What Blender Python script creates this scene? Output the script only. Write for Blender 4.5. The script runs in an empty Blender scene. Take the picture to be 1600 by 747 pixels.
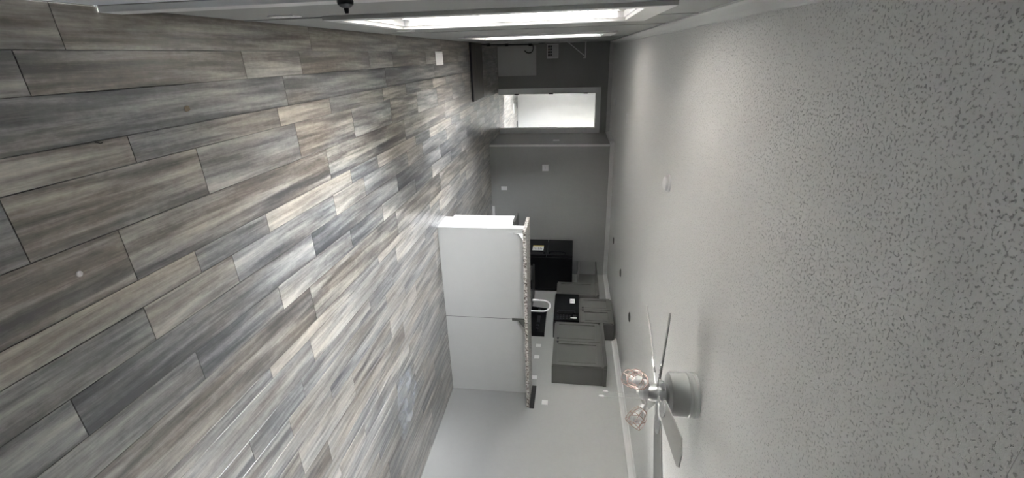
import bpy, bmesh, math, random
from mathutils import Vector, Matrix
sc = bpy.context.scene
C = sc.collection
PI = math.pi

# ---------------- camera (the photograph was taken with the phone on its side) ----------------
cd = bpy.data.cameras.new('camera'); cam = bpy.data.objects.new('camera', cd); C.objects.link(cam)
fwd = Vector((0.38336065, 0.91437137, -0.13022906)); rgt = Vector((0.92314791, -0.38375037, 0.02309949)); upv = Vector((0.02885394, 0.12907612, 0.99121481))
m = Matrix.Identity(4)
for i in range(3):
    m[i][0] = upv[i]; m[i][1] = -rgt[i]; m[i][2] = -fwd[i]
m.translation = (0, 0, 1.57)
cam.matrix_world = m
cd.sensor_width = 36; cd.lens = 695.24/1600*36; cd.clip_start = 0.02; cd.clip_end = 200
sc.camera = cam

# ---------------- world, daylight, exposure ----------------
W = bpy.data.worlds.new('world'); sc.world = W; W.use_nodes = True
bg = W.node_tree.nodes['Background']; bg.inputs[0].default_value = (0.93, 0.965, 1.0, 1); bg.inputs[1].default_value = 15.0
_n, _l = W.node_tree.nodes, W.node_tree.links       # overcast sky: three times as bright overhead as at the horizon
_tc = _n.new('ShaderNodeTexCoord'); _sx = _n.new('ShaderNodeSeparateXYZ'); _l.new(_tc.outputs['Generated'], _sx.inputs[0])
_mr = _n.new('ShaderNodeMapRange'); _mr.inputs['To Min'].default_value = 7.0; _mr.inputs['To Max'].default_value = 48.0
_l.new(_sx.outputs['Z'], _mr.inputs['Value']); _l.new(_mr.outputs[0], bg.inputs[1])
sc.view_settings.view_transform = 'Standard'; sc.view_settings.look = 'None'; sc.view_settings.gamma = 1; sc.view_settings.use_curve_mapping = False
sc.view_settings.exposure = 2.12
def portal(x, y, z, sy, sz, facing):
    l = bpy.data.lights.new('window_portal', 'AREA'); l.shape = 'RECTANGLE'; l.size = sz; l.size_y = sy
    l.cycles.is_portal = True
    o = bpy.data.objects.new('window_portal', l); C.objects.link(o); o.location = (x, y, z)
    o.rotation_euler = (0, -PI/2 if facing > 0 else PI/2, 0)
portal(-0.33, 2.63, 1.165, 0.84, 1.4, 1); portal(-0.33, 5.45, 1.165, 0.84, 1.4, 1); portal(-0.33, 10.95, 1.165, 0.66, 1.4, 1); portal(4.41, 2.28, 1.43, 0.32, 0.9, -1)
sun = bpy.data.lights.new('sun', 'SUN'); sun.energy = 60; sun.angle = 0.03; sun.color = (1, 0.99, 0.97)
so = bpy.data.objects.new('sun', sun); C.objects.link(so); so.rotation_euler = (math.radians(35), 0, 0)   # high, along the house: lights the ground outside

# ---------------- materials ----------------
def node_mat(name):
    mt = bpy.data.materials.new(name); mt.use_nodes = True
    nt = mt.node_tree; return mt, nt, nt.nodes['Principled BSDF']
def mat(name, col, rough=0.5, metal=0.0, bump=0.0, bscale=80, var=0.0, vscale=6, spec=0.5, coat=0.0):
    mt, nt, b = node_mat(name)
    b.inputs['Roughness'].default_value = rough; b.inputs['Metallic'].default_value = metal
    b.inputs['Specular IOR Level'].default_value = spec; b.inputs['Coat Weight'].default_value = coat
    tc = nt.nodes.new('ShaderNodeTexCoord')
    nz = nt.nodes.new('ShaderNodeTexNoise'); nz.inputs['Scale'].default_value = vscale; nz.inputs['Detail'].default_value = 3
    nt.links.new(tc.outputs['Object'], nz.inputs['Vector'])
    mx = nt.nodes.new('ShaderNodeMix'); mx.data_type = 'RGBA'
    v = max(var, 0.03)
    mx.inputs['A'].default_value = tuple(c*(1-v) for c in col)+(1,)
    mx.inputs['B'].default_value = tuple(min(1, c*(1+v)) for c in col)+(1,)
    nt.links.new(nz.outputs['Fac'], mx.inputs['Factor']); nt.links.new(mx.outputs['Result'], b.inputs['Base Color'])
    if bump:
        n2 = nt.nodes.new('ShaderNodeTexNoise'); n2.inputs['Scale'].default_value = bscale; n2.inputs['Detail'].default_value = 4
        nt.links.new(tc.outputs['Object'], n2.inputs['Vector'])
        bp = nt.nodes.new('ShaderNodeBump'); bp.inputs['Strength'].default_value = bump; bp.inputs['Distance'].default_value = 0.002
        nt.links.new(n2.outputs['Fac'], bp.inputs['Height']); nt.links.new(bp.outputs['Normal'], b.inputs['Normal'])
    return mt
M = {}
M['wall'] = mat('wall_vinyl', (0.33, 0.33, 0.32), 0.6, bump=0.25, bscale=120, var=0.03, vscale=25)
M['trim'] = mat('trim_paint', (0.62, 0.62, 0.61), 0.45)
M['casing'] = mat('casing_paint', (0.66, 0.66, 0.65), 0.4)
M['white'] = mat('white_plastic', (0.80, 0.80, 0.80), 0.4)
M['jamb'] = mat('jamb_paint', (0.82, 0.83, 0.84), 0.4)
M['door'] = mat('white_door_paint', (0.70, 0.71, 0.75), 0.45)
M['island'] = mat('island_paint', (0.65, 0.65, 0.64), 0.5, bump=0.1, bscale=150)
M['cabinet'] = mat('cabinet_paint', (0.105, 0.103, 0.097), 0.45)
M['far_wall'] = mat('far_room_wall', (0.80, 0.80, 0.79), 0.6)
M['black'] = mat('black_gloss', (0.004, 0.004, 0.005), 0.4, spec=0.3)
M['black_glass'] = mat('black_glass', (0.004, 0.004, 0.005), 0.22, spec=0.3)
M['black_metal'] = mat('black_metal', (0.010, 0.010, 0.014), 0.3, 0.3)
M['black_rubber'] = mat('black_rubber', (0.012, 0.012, 0.012), 0.6)
M['steel'] = mat('brushed_nickel', (0.66, 0.66, 0.66), 0.42, 0.8)
M['fan_grey'] = mat('fan_satin_grey', (0.46, 0.47, 0.46), 0.4, 0.0)
M['blade'] = mat('fan_blade_grey', (0.40, 0.40, 0.385), 0.5, var=0.05, vscale=30)
M['rose'] = mat('rose_copper_wire', (0.82, 0.62, 0.56), 0.25, 1.0)
M['chrome'] = mat('chrome', (0.85, 0.85, 0.85), 0.12, 1.0)
M['dark_wood'] = None
M['ground'] = mat('outdoor_gravel', (0.42, 0.41, 0.38), 0.9, var=0.15, vscale=8)
M['brown'] = mat('dried_brown_spot', (0.16, 0.12, 0.08), 0.6, var=0.3, vscale=60)
M['dark_panel'] = mat('dark_recess_paint', (0.10, 0.10, 0.095), 0.6)
M['yellow'] = mat('yellow_label_ink', (0.65, 0.5, 0.12), 0.6)
M['ink'] = mat('label_ink', (0.08, 0.09, 0.14), 0.6)
M['paper'] = mat('label_paper', (0.75, 0.75, 0.72), 0.7)

def glass_mat():
    mt, nt, b = node_mat('clear_glass')
    b.inputs['Base Color'].default_value = (1, 1, 1, 1); b.inputs['Roughness'].default_value = 0.0
    b.inputs['Transmission Weight'].default_value = 1; b.inputs['IOR'].default_value = 1.0
    return mt
def pane_mat():     # thin window glass: mostly clear with a weak mirror
    mt = bpy.data.materials.new('window_glass'); mt.use_nodes = True; nt = mt.node_tree
    nt.nodes.clear(); o = nt.nodes.new('ShaderNodeOutputMaterial'); t = nt.nodes.new('ShaderNodeBsdfTransparent'); g = nt.nodes.new('ShaderNodeBsdfGlossy')
    g.inputs['Roughness'].default_value = 0.02; mx = nt.nodes.new('ShaderNodeMixShader')
    fr = nt.nodes.new('ShaderNodeFresnel'); fr.inputs['IOR'].default_value = 1.3
    nt.links.new(fr.outputs[0], mx.inputs[0]); nt.links.new(t.outputs[0], mx.inputs[1]); nt.links.new(g.outputs[0], mx.inputs[2]); nt.links.new(mx.outputs[0], o.inputs[0])
    return mt
M['glass'] = pane_mat()

def slat_mat():
    mt, nt, b = node_mat('blind_slat')
    b.inputs['Base Color'].default_value = (0.80, 0.76, 0.73, 1); b.inputs['Roughness'].default_value = 0.45
    b.inputs['Subsurface Weight'].default_value = 0.0
    return mt
M['slat'] = slat_mat()

def emit(name, col, s):
    mt, nt, b = node_mat(name); b.inputs['Emission Color'].default_value = col+(1,); b.inputs['Emission Strength'].default_value = s
    return mt
M['lamp_glow'] = emit('lamp_glow', (1, 0.96, 0.9), 2.5)

def ceiling_mat():      # dabbed texture of drywall compound
    mt, nt, b = node_mat('stippled_ceiling')
    L = nt.links; N = nt.nodes.new
    tc = N('ShaderNodeTexCoord')
    n1 = N('ShaderNodeTexNoise'); n1.inputs['Scale'].default_value = 125; n1.inputs['Detail'].default_value = 2.0; n1.inputs['Roughness'].default_value = 0.5; n1.inputs['Distortion'].default_value = 0.3
    L.new(tc.outputs['Object'], n1.inputs['Vector'])
    r = N('ShaderNodeMapRange'); r.inputs['From Min'].default_value = 0.33; r.inputs['From Max'].default_value = 0.437
    r.interpolation_type = 'SMOOTHSTEP'
    L.new(n1.outputs['Fac'], r.inputs['Value'])
    n2 = N('ShaderNodeTexNoise'); n2.inputs['Scale'].default_value = 160; n2.inputs['Detail'].default_value = 2
    L.new(tc.outputs['Object'], n2.inputs['Vector'])
    ad = N('ShaderNodeMath'); ad.operation = 'MULTIPLY_ADD'; ad.inputs[1].default_value = 0.25
    L.new(n2.outputs['Fac'], ad.inputs[0]); L.new(r.outputs['Result'], ad.inputs[2])
    bp = N('ShaderNodeBump'); bp.inputs['Strength'].default_value = 0.9; bp.inputs['Distance'].default_value = 0.004
    L.new(ad.outputs[0], bp.inputs['Height']); L.new(bp.outputs['Normal'], b.inputs['Normal'])
    mx = N('ShaderNodeMix'); mx.data_type = 'RGBA'; mx.inputs['A'].default_value = (0.52, 0.52, 0.51, 1); mx.inputs['B'].default_value = (0.77, 0.77, 0.755, 1)
    L.new(r.outputs['Result'], mx.inputs['Factor']); L.new(mx.outputs['Result'], b.inputs['Base Color'])
    b.inputs['Roughness'].default_value = 0.75
    return mt
M['ceiling'] = ceiling_mat()

def granite_mat():
    mt, nt, b = node_mat('speckled_granite')
    L = nt.links; N = nt.nodes.new
    tc = N('ShaderNodeTexCoord'); v = N('ShaderNodeTexNoise'); v.inputs['Scale'].default_value = 55; v.inputs['Detail'].default_value = 3; v.inputs['Roughness'].default_value = 0.7
    L.new(tc.outputs['Object'], v.inputs['Vector'])
    cr = N('ShaderNodeValToRGB'); e = cr.color_ramp
    e.elements[0].position = 0.33; e.elements[0].color = (0.012, 0.012, 0.012, 1)
    e.elements[1].position = 0.58; e.elements[1].color = (0.74, 0.71, 0.67, 1)
    x = e.elements.new(0.41); x.color = (0.12, 0.075, 0.065, 1)
    x = e.elements.new(0.48); x.color = (0.40, 0.37, 0.34, 1)
    L.new(v.outputs['Fac'], cr.inputs['Fac']); L.new(cr.outputs['Color'], b.inputs['Base Color'])
    b.inputs['Roughness'].default_value = 0.3
    return mt
M['granite'] = granite_mat()
M['granite_dark'] = mat('dark_granite', (0.030, 0.029, 0.028), 0.4, var=0.8, vscale=90)

def plank_mat():        # printed, weathered grey-brown boards; every board brings its own tones
    mt, nt, b = node_mat('weathered_plank_vinyl')
    L = nt.links; N = nt.nodes.new
    tc = N('ShaderNodeTexCoord')
    def attr(n):
        a = N('ShaderNodeAttribute'); a.attribute_type = 'GEOMETRY'; a.attribute_name = n; return a.outputs['Fac']
    def math_(op, a, b_=None, c=None):
        k = N('ShaderNodeMath'); k.operation = op
        for i, q in enumerate((a, b_, c)):
            if q is None: continue
            if isinstance(q, (int, float)): k.inputs[i].default_value = q
            else: L.new(q, k.inputs[i])
        return k.outputs[0]
    tone, warm, seed = attr('tone'), attr('warm'), attr('seed')
    def noise(sx, sy, scale, detail, rough, dist=0.0, zoff=0.0):
        mp = N('ShaderNodeMapping'); mp.inputs['Scale'].default_value = (sx, sy, 1)
        L.new(tc.outputs['Object'], mp.inputs['Vector'])
        cb = N('ShaderNodeCombineXYZ'); L.new(math_('MULTIPLY_ADD', seed, 37.0, zoff), cb.inputs[2])
        va = N('ShaderNodeVectorMath'); L.new(mp.outputs[0], va.inputs[0]); L.new(cb.outputs[0], va.inputs[1])
        n = N('ShaderNodeTexNoise'); n.inputs['Scale'].default_value = scale; n.inputs['Detail'].default_value = detail
        n.inputs['Roughness'].default_value = rough; n.inputs['Distortion'].default_value = dist
        L.new(va.outputs[0], n.inputs['Vector']); return n.outputs['Fac']
    broad = noise(22, 1.6, 1.0, 3.0, 0.5, 0.4)         # long dark and pale bands along the board
    streak = noise(70, 3.4, 1.0, 4.0, 0.6, 0.5, 5.0)
    grain = noise(260, 26, 1.0, 3.0, 0.6, 0.0, 9.0)
    mott = noise(38, 26, 1.0, 4.0, 0.7, 0.0, 13.0)
    s = math_('MULTIPLY_ADD', math_('SUBTRACT', broad, 0.5), 1.75, math_('ADD', tone, 0.03))
    s = math_('MULTIPLY_ADD', math_('SUBTRACT', streak, 0.5), 0.6, s)
    s = math_('MULTIPLY_ADD', math_('SUBTRACT', grain, 0.5), 0.34, s)
    s = math_('MULTIPLY_ADD', math_('SUBTRACT', mott, 0.5), 0.42, s)
    def ramp(stops):
        c = N('ShaderNodeValToRGB'); e = c.color_ramp
        e.elements[0].position, e.elements[0].color = stops[0][0], stops[0][1]+(1,)
        e.elements[1].position, e.elements[1].color = stops[-1][0], stops[-1][1]+(1,)
        for p, q in stops[1:-1]:
            k = e.elements.new(p); k.color = q+(1,)
        L.new(s, c.inputs['Fac']); return c.outputs['Color']
    cool = ramp([(0.0, (0.060, 0.061, 0.067)), (0.3, (0.135, 0.136, 0.142)), (0.6, (0.28, 0.28, 0.278)), (1.0, (0.50, 0.49, 0.47))])
    hot = ramp([(0.0, (0.070, 0.060, 0.052)), (0.3, (0.165, 0.140, 0.118)), (0.6, (0.32, 0.285, 0.245)), (1.0, (0.56, 0.52, 0.45))])
    wm = noise(10, 1.4, 1.0, 2.0, 0.5, 0.0, 21.0)
    wf = math_('MULTIPLY_ADD', math_('SUBTRACT', wm, 0.5), 2.0, warm)
    wc = N('ShaderNodeClamp'); L.new(wf, wc.inputs[0])
    mx = N('ShaderNodeMix'); mx.data_type = 'RGBA'
    L.new(wc.outputs[0], mx.inputs['Factor']); L.new(cool, mx.inputs['A']); L.new(hot, mx.inputs['B'])
    L.new(mx.outputs['Result'], b.inputs['Base Color'])
    b.inputs['Specular IOR Level'].default_value = 0.8; b.inputs['Coat Weight'].default_value = 0.25; b.inputs['Coat Roughness'].default_value = 0.3
    b.inputs['Roughness'].default_value = 0.30
    bp = N('ShaderNodeBump'); bp.inputs['Strength'].default_value = 0.28; bp.inputs['Distance'].default_value = 0.0012
    hgt = math_('ADD', math_('MULTIPLY', grain, 0.7), streak)
    L.new(hgt, bp.inputs['Height']); L.new(bp.outputs['Normal'], b.inputs['Normal'])
    return mt
M['plank'] = plank_mat()
def hatch_mat():
    mt, nt, b = node_mat('dark_stained_wood'); L = nt.links; N = nt.nodes.new
    tc = N('ShaderNodeTexCoord'); mp = N('ShaderNodeMapping'); mp.inputs['Scale'].default_value = (3, 40, 1); L.new(tc.outputs['Object'], mp.inputs[0])
    n = N('ShaderNodeTexNoise'); n.inputs['Scale'].default_value = 1; n.inputs['Detail'].default_value = 5; L.new(mp.outputs[0], n.inputs['Vector'])
    c = N('ShaderNodeValToRGB'); c.color_ramp.elements[0].position = 0.3; c.color_ramp.elements[0].color = (0.022, 0.017, 0.014, 1); c.color_ramp.elements[1].position = 0.75; c.color_ramp.elements[1].color = (0.10, 0.078, 0.062, 1)
    L.new(n.outputs['Fac'], c.inputs[0]); L.new(c.outputs[0], b.inputs['Base Color']); b.inputs['Roughness'].default_value = 0.55
    return mt
M['dark_wood'] = hatch_mat()

# ---------------- mesh helpers ----------------
def box(bm, x0, x1, y0, y1, z0, z1, bev=0.0):
    t = bmesh.new() if bev else bm
    vs = [t.verts.new((x, y, z)) for x in (x0, x1) for y in (y0, y1) for z in (z0, z1)]
    for f in ((0,1,3,2),(4,6,7,5),(0,4,5,1),(2,3,7,6),(0,2,6,4),(1,5,7,3)): t.faces.new([vs[i] for i in f])
    if bev:
        bmesh.ops.bevel(t, geom=list(t.edges), offset=bev, segments=2, affect='EDGES', profile=0.5)
        append(bm, t)
def append(bm, t):
    mp = {}
    for v in t.verts: mp[v] = bm.verts.new(v.co)
    for f in t.faces:
        try: bm.faces.new([mp[v] for v in f.verts])
        except ValueError: pass
    t.free()
def frame_of(d):
    d = Vector(d).normalized(); a = Vector((0, 0, 1)) if abs(d.z) < 0.9 else Vector((1, 0, 0))
    u = d.cross(a).normalized(); return d, u, d.cross(u)
def lathe(bm, o, axis, prof, seg=24):      # prof: (radius, distance along the axis)
    d, u, v = frame_of(axis); o = Vector(o); rings = []
    for r, t in prof:
        if r < 1e-6: rings.append([bm.verts.new(o+d*t)])
        else: rings.append([bm.verts.new(o+d*t+(u*math.cos(2*PI*k/seg)+v*math.sin(2*PI*k/seg))*r) for k in range(seg)])
    for a, b in zip(rings, rings[1:]):
        for k in range(seg):
            j = (k+1) % seg
            if len(a) == 1 and len(b) == 1: continue
            if len(a) == 1: bm.faces.new((a[0], b[j], b[k]))
            elif len(b) == 1: bm.faces.new((a[k], a[j], b[0]))
            else: bm.faces.new((a[k], a[j], b[j], b[k]))
    for rr in (rings[0], rings[-1]):
        if len(rr) > 2:
            try: bm.faces.new(rr)
            except ValueError: pass
def tube(bm, pts, r, seg=8, closed=False):
    pts = [Vector(p) for p in pts]; n = len(pts); rings = []
    pu = None
    for i, p in enumerate(pts):
        a = pts[(i-1) % n] if (i > 0 or closed) else p; b = pts[(i+1) % n] if (i < n-1 or closed) else p
        d = (b-a).normalized()
        if pu is None: _, u, v = frame_of(d)
        else:
            u = (pu-d*pu.dot(d)).normalized(); v = d.cross(u)
        pu = u
        rings.append([bm.verts.new(p+(u*math.cos(2*PI*k/seg)+v*math.sin(2*PI*k/seg))*r) for k in range(seg)])
    m_ = n if closed else n-1
    for i in range(m_):
        a, b = rings[i], rings[(i+1) % n]
        for k in range(seg):
            j = (k+1) % seg; bm.faces.new((a[k], a[j], b[j], b[k]))
    if not closed: bm.faces.new(rings[0]); bm.faces.new(rings[-1])
def smooth_path(pts, n=8):
    P = [Vector(p) for p in pts]; out = []
    for i in range(len(P)-1):
        p0, p1, p2, p3 = P[max(i-1, 0)], P[i], P[i+1], P[min(i+2, len(P)-1)]
        for k in range(n):
            t = k/n
            out.append(0.5*((2*p1)+(p2-p0)*t+(2*p0-5*p1+4*p2-p3)*t*t+(3*p1-p0-3*p2+p3)*t**3))
    out.append(P[-1]); return out
def prism(bm, poly, z0, z1, map_=lambda a, b, c: (a, b, c)):
    lo = [bm.verts.new(map_(x, y, z0)) for x, y in poly]; hi = [bm.verts.new(map_(x, y, z1)) for x, y in poly]
    n = len(poly)
    for k in range(n): bm.faces.new((lo[k], lo[(k+1) % n], hi[(k+1) % n], hi[k]))
    bm.faces.new(lo); bm.faces.new(hi)
def wpos(o):
    p = Vector((0, 0, 0))
    while o: p += o.location; o = o.parent
    return p
def obj(name, bm, material, parent=None, loc=None, smooth=False, kind=None, label=None):
    """world-space bmesh -> one object whose origin is loc (default: its base centre)"""
    bmesh.ops.recalc_face_normals(bm, faces=bm.faces)
    if loc is None:
        xs = [v.co.x for v in bm.verts]; ys = [v.co.y for v in bm.verts]; zs = [v.co.z for v in bm.verts]
        loc = ((min(xs)+max(xs))/2, (min(ys)+max(ys))/2, min(zs))
    loc = Vector(loc)
    for v in bm.verts: v.co -= loc
    me = bpy.data.meshes.new(name); bm.to_mesh(me); bm.free()
    if smooth:
        for p in me.polygons: p.use_smooth = True
        try: me.set_sharp_from_angle(angle=math.radians(40))
        except Exception: pass
    me.materials.append(M[material] if isinstance(material, str) else material)
    o = bpy.data.objects.new(name, me); C.objects.link(o)
    if parent: o.parent = parent; o.location = loc-wpos(parent)
    else: o.location = loc
    if kind: o['kind'] = kind
    if label: o['label'] = label
    return o
def thing(name, label, cat, loc, group=None):
    o = bpy.data.objects.new(name, None); C.objects.link(o); o.location = loc; o.empty_display_size = 0.1
    o['label'] = label; o['category'] = cat
    if group: o['group'] = group
    return o
def tag(o, label, cat, group=None):
    o['label'] = label; o['category'] = cat
    if group: o['group'] = group
    return o
def bx(*a, **k):
    bm = bmesh.new(); box(bm, *a, **k); return bm
def B(name, material, parent, *a, bev=0.0, **k):
    return obj(name, bx(*a, bev=bev), material, parent, **k)

# ---------------- measures ----------------
XL, XR, H = -0.186, 4.27, 2.325
YF, YK, XH, YB, YE = 9.70, 8.37, 1.584, -3.5, 13.0
T = 0.12
def wall_cells(axis, p0, p1, a0, a1, holes):
    """wall slab between p0..p1 on axis, spanning a0..a1 and 0..H, with rectangular holes (a0,a1,z0,z1)"""
    bm = bmesh.new()
    cuts = sorted({a0, a1} | {h for q in holes for h in q[:2]})
    for c0, c1 in zip(cuts, cuts[1:]):
        zs = [(-0.05, H+0.012)]
        for (h0, h1, z0, z1) in holes:
            if h0 <= c0+1e-6 and c1 <= h1+1e-6:
                zs = [(a, b) for a, b in ((-0.05, z0), (z1, H+0.012)) if b > 0.01]
        for (z0, z1) in zs:
            if axis == 'x': box(bm, p0, p1, c0, c1, z0, z1)
            else: box(bm, c0, c1, p0, p1, z0, z1)
    return bm
def struct(name, bm, material, label, parent=None):
    return obj(name, bm, material, parent, kind='structure', label=label)

# ---------------- the room shell ----------------
WZ0, WZ1 = 0.47, 1.87
win1 = (2.21, 3.05); win2 = (5.05, 5.85); win3 = (2.12, 2.44)
wl = struct('wall_left', wall_cells('x', XL-T, XL, YB, YF+0.12, [(*win1, WZ0, WZ1), (*win2, WZ0, WZ1), (0.55, 1.46, 0.0, 2.03)]), 'wall', 'grey wall with two windows and the white entry door')
wr = struct('wall_right', wall_cells('x', XR, XR+T, YB, YK+0.12, [(*win3, 0.99, WZ1)]), 'wall', 'grey wall behind the bar end and upper cabinets')
wk = struct('wall_kitchen_back', bx(XH, XR, YK, YK+0.12, -0.05, H+0.01), 'wall', 'grey kitchen end wall with a thermostat and an outlet')
wh = struct('wall_hall', bx(XH, XH+0.12, YK+0.12, YF, -0.05, H+0.01), 'wall', 'short grey return wall beside the open doorway')
wf = struct('wall_far', wall_cells('y', YF, YF+0.12, XL, XH+0.12, [(0.77, 1.494, 0.0, 2.03)]), 'wall', 'far grey wall with the doorway and the white access panel')
wb = struct('wall_back', bx(XL-T, XR+T, YB-T, YB, -0.05, H+0.01), 'wall', 'grey wall behind the viewpoint')
# bright room beyond the doorway
win4 = (10.62, 11.28)
struct('wall_bedroom_left', wall_cells('x', XL-T, XL, YF+0.12, YE, [(*win4, WZ0, WZ1)]), 'far_wall', 'white side wall of the far room')
struct('wall_bedroom_right', bx(3.6, 3.7, YF+0.12, YE, -0.05, H+0.01), 'far_wall', 'white right side wall of the far room')
we = struct('wall_bedroom_end', bx(-0.9, 3.7, YE, YE+0.1, -0.05, H+0.01), 'far_wall', 'bright white end wall seen through the doorway')
struct('wall_bedroom_front', bx(XH+0.12, 3.7, YF, YF+0.12, -0.05, H+0.01), 'far_wall', 'front wall of the far room')
B('batten', 'far_wall', we, 1.735, 1.76, YE-0.006, YE, 0.02, H)
ce = struct('ceiling', bx(XL-T, XR+T, YB-T, YF+0.12, H+0.012, H+0.1), 'ceiling', 'white stippled drywall ceiling')
struct('ceiling_bedroom', bx(-0.9, 3.7, YF+0.12, YE, H, H+0.1), 'far_wall', 'plain white ceiling of the far room')
ys = [YB]+[1.875+1.22*k for k in range(-4, 7)]+[YF]
for a, b in zip(ys, ys[1:]):
    bm = bmesh.new(); box(bm, XL, XR, a+0.0005, b-0.0005, H, H+0.012)
    obj('ceiling_panel', bm, 'ceiling', ce, loc=(0, 0, H))
g = struct('ground', bx(-60, 60, -60, 60, -0.8, -0.7), 'ground', 'gravel ground outside the windows')

# seam battens on the walls
for y in (2.19,): B('batten', 'wall', wl, XL, XL+0.004, y-0.012, y+0.012, 0, 0.42)
for y, z0, z1 in ((2.915, 2.0, H), (3.9, 0, H), (6.6, 0, H), (8.2, 0, H)): B('batten', 'wall', wl, XL, XL+0.004, y-0.012, y+0.012, z0, z1)
for x in (2.81,): B('batten', 'wall', wk, x-0.014, x+0.014, YK-0.005, YK, 0, 2.25)
B('batten', 'wall', wk, 3.955, 3.985, YK-0.006, YK, 0, 2.25)
B('corner_bead', 'trim', wk, XH-0.004, XH+0.03, YK-0.005, YK+0.03, 0, 2.25)
B('corner_bead', 'trim', wh, XH, XH+0.03, YF-0.035, YF-0.0, 0.0, 2.12)
for y in (3.0,): B('batten', 'wall', wr, XR-0.004, XR, y-0.012, y+0.012, 0, 2.25)

# crown moulding
CR = [(0, 0), (0, -0.072), (0.010, -0.072), (0.018, -0.050), (0.040, -0.022), (0.058, -0.010), (0.062, 0)]
def crown(name, p, q, nrm, label):
    p, q, nrm = Vector(p), Vector(q), Vector(nrm); bm = bmesh.new()
    prism(bm, CR, 0, 1, lambda a, b, c: p+(q-p)*c+nrm*a+Vector((0, 0, b)))
    return struct(name, bm, 'trim', label)
crown('trim_1', (XL, YB, H), (XL, YF, H), (1, 0, 0), 'crown moulding over the window wall')
crown('trim_2', (XR, YB, H), (XR, 6.06, H), (-1, 0, 0), 'crown moulding on the right wall in front of the tall cabinet')
crown('trim_8', (XR, 6.86, H), (XR, YK, H), (-1, 0, 0), 'crown moulding on the right wall behind the tall cabinet')
crown('trim_3', (XL, YF, H), (XH, YF, H), (0, -1, 0), 'crown moulding over the doorway')
crown('trim_4', (XH-0.062, YK, H), (XR, YK, H), (0, -1, 0), 'crown moulding over the kitchen end wall')
crown('trim_5', (XH, YK-0.062, H), (XH, YF, H), (-1, 0, 0), 'crown moulding over the short return wall')

# ---------------- windows ----------------
def window(name, side, y0, y1, label, blind, WZ0=WZ0):
    s = 1 if side == 'L' else -1; X0 = XL if side == 'L' else XR       # s: direction into the room
    def xb(a, b):
        v = sorted((X0+s*a, X0+s*b)); return v
    bm = bmesh.new()        # jamb liner, the trunk of the window
    a, b = xb(-T, 0.0)
    box(bm, a, b, y0, y0+0.014, WZ0, WZ1); box(bm, a, b, y1-0.014, y1, WZ0, WZ1)
    box(bm, a, b, y0+0.014, y1-0.014, WZ1-0.014, WZ1); box(bm, a, b, y0+0.014, y1-0.014, WZ0, WZ0+0.014)
    w = struct(name, bm, 'jamb', label)
    a, b = xb(0.0, 0.019)
    B('casing_board', 'casing', w, a, b, y0-0.075, y0+0.004, WZ0-0.05, WZ1+0.12, bev=0.002)
    B('casing_board', 'casing', w, a, b, y1-0.004, y1+0.075, WZ0-0.05, WZ1+0.12, bev=0.002)
    B('casing_board', 'casing', w, a, b, y0+0.004, y1-0.004, WZ1-0.004, WZ1+0.12, bev=0.002)
    B('casing_board', 'casing', w, a, b, y0+0.004, y1-0.004, WZ0-0.05, WZ0+0.004, bev=0.002)
    zm = (WZ0+WZ1)/2
    for nm, z0, z1, d in (('lower_sash', WZ0+0.014, zm+0.02, 0.086), ('upper_sash', zm-0.02, WZ1-0.014, 0.108)):
        bm = bmesh.new(); a, b = xb(-d-0.010, -d+0.010)
        box(bm, a, b, y0+0.014, y0+0.05, z0, z1); box(bm, a, b, y1-0.05, y1-0.014, z0, z1)
        box(bm, a, b, y0+0.05, y1-0.05, z0, z0+0.036); box(bm, a, b, y0+0.05, y1-0.05, z1-0.036, z1)
        sh = obj(nm, bm, 'jamb', w)
        a, b = xb(-d-0.002, -d+0.002)
        B('pane', 'glass', sh, a, b, y0+0.05, y1-0.05, z0+0.036, z1-0.036)
    if not blind: return
    t = thing('window_blind', blind, 'window blind', (X0-s*0.055, (y0+y1)/2, WZ1-0.02))
    ya, yb = y0+0.022, y1-0.022
    a, b = xb(-0.078, -0.030); B('head_rail', 'slat', t, a, b, ya, yb, WZ1-0.055, WZ1-0.016, bev=0.003)
    zb = WZ0+0.045
    a, b = xb(-0.078, -0.030); B('bottom_rail', 'slat', t, a, b, ya, yb, zb, zb+0.018, bev=0.003)
    n = 28; zt = WZ1-0.085; src = None
    for k in range(n):
        z = zb+0.05+(zt-zb-0.05)*k/(n-1); cx = X0-s*0.054
        if src is None:
            bm = bmesh.new(); box(bm, cx-0.024, cx+0.024, ya, yb, z-0.0026, z+0.0026)
            bmesh.ops.rotate(bm, cent=(cx, 0, z), matrix=Matrix.Rotation(s*math.radians(20), 3, 'Y'), verts=bm.verts)
            src = obj('slat', bm, 'slat', t, loc=(cx, (ya+yb)/2, z)); zsrc = z
        else:
            c = src.copy(); C.objects.link(c); c.parent = t; c.location = src.location+Vector((0, 0, z-zsrc))
    for yy in (ya+0.12, yb-0.12):
        bm = bmesh.new()
        for dx in (0.027, 0.081): tube(bm, [(X0-s*dx, yy, zb+0.01), (X0-s*dx, yy, WZ1-0.04)], 0.0012, 5)
        obj('ladder_cord', bm, 'white', t)
window('window_1', 'L', *win1, 'nearer window with flat grey casing and white blind', 'white slatted blind in the nearer, larger-looking window')
window('window_2', 'L', *win2, 'farther window near the far corner', 'white slatted blind in the farther window near the far corner')
window('window_3', 'R', *win3, 'window in the right wall beyond the frame', None, 0.99)

window('window_4', 'L', *win4, 'window that lights the far room', None)

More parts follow.
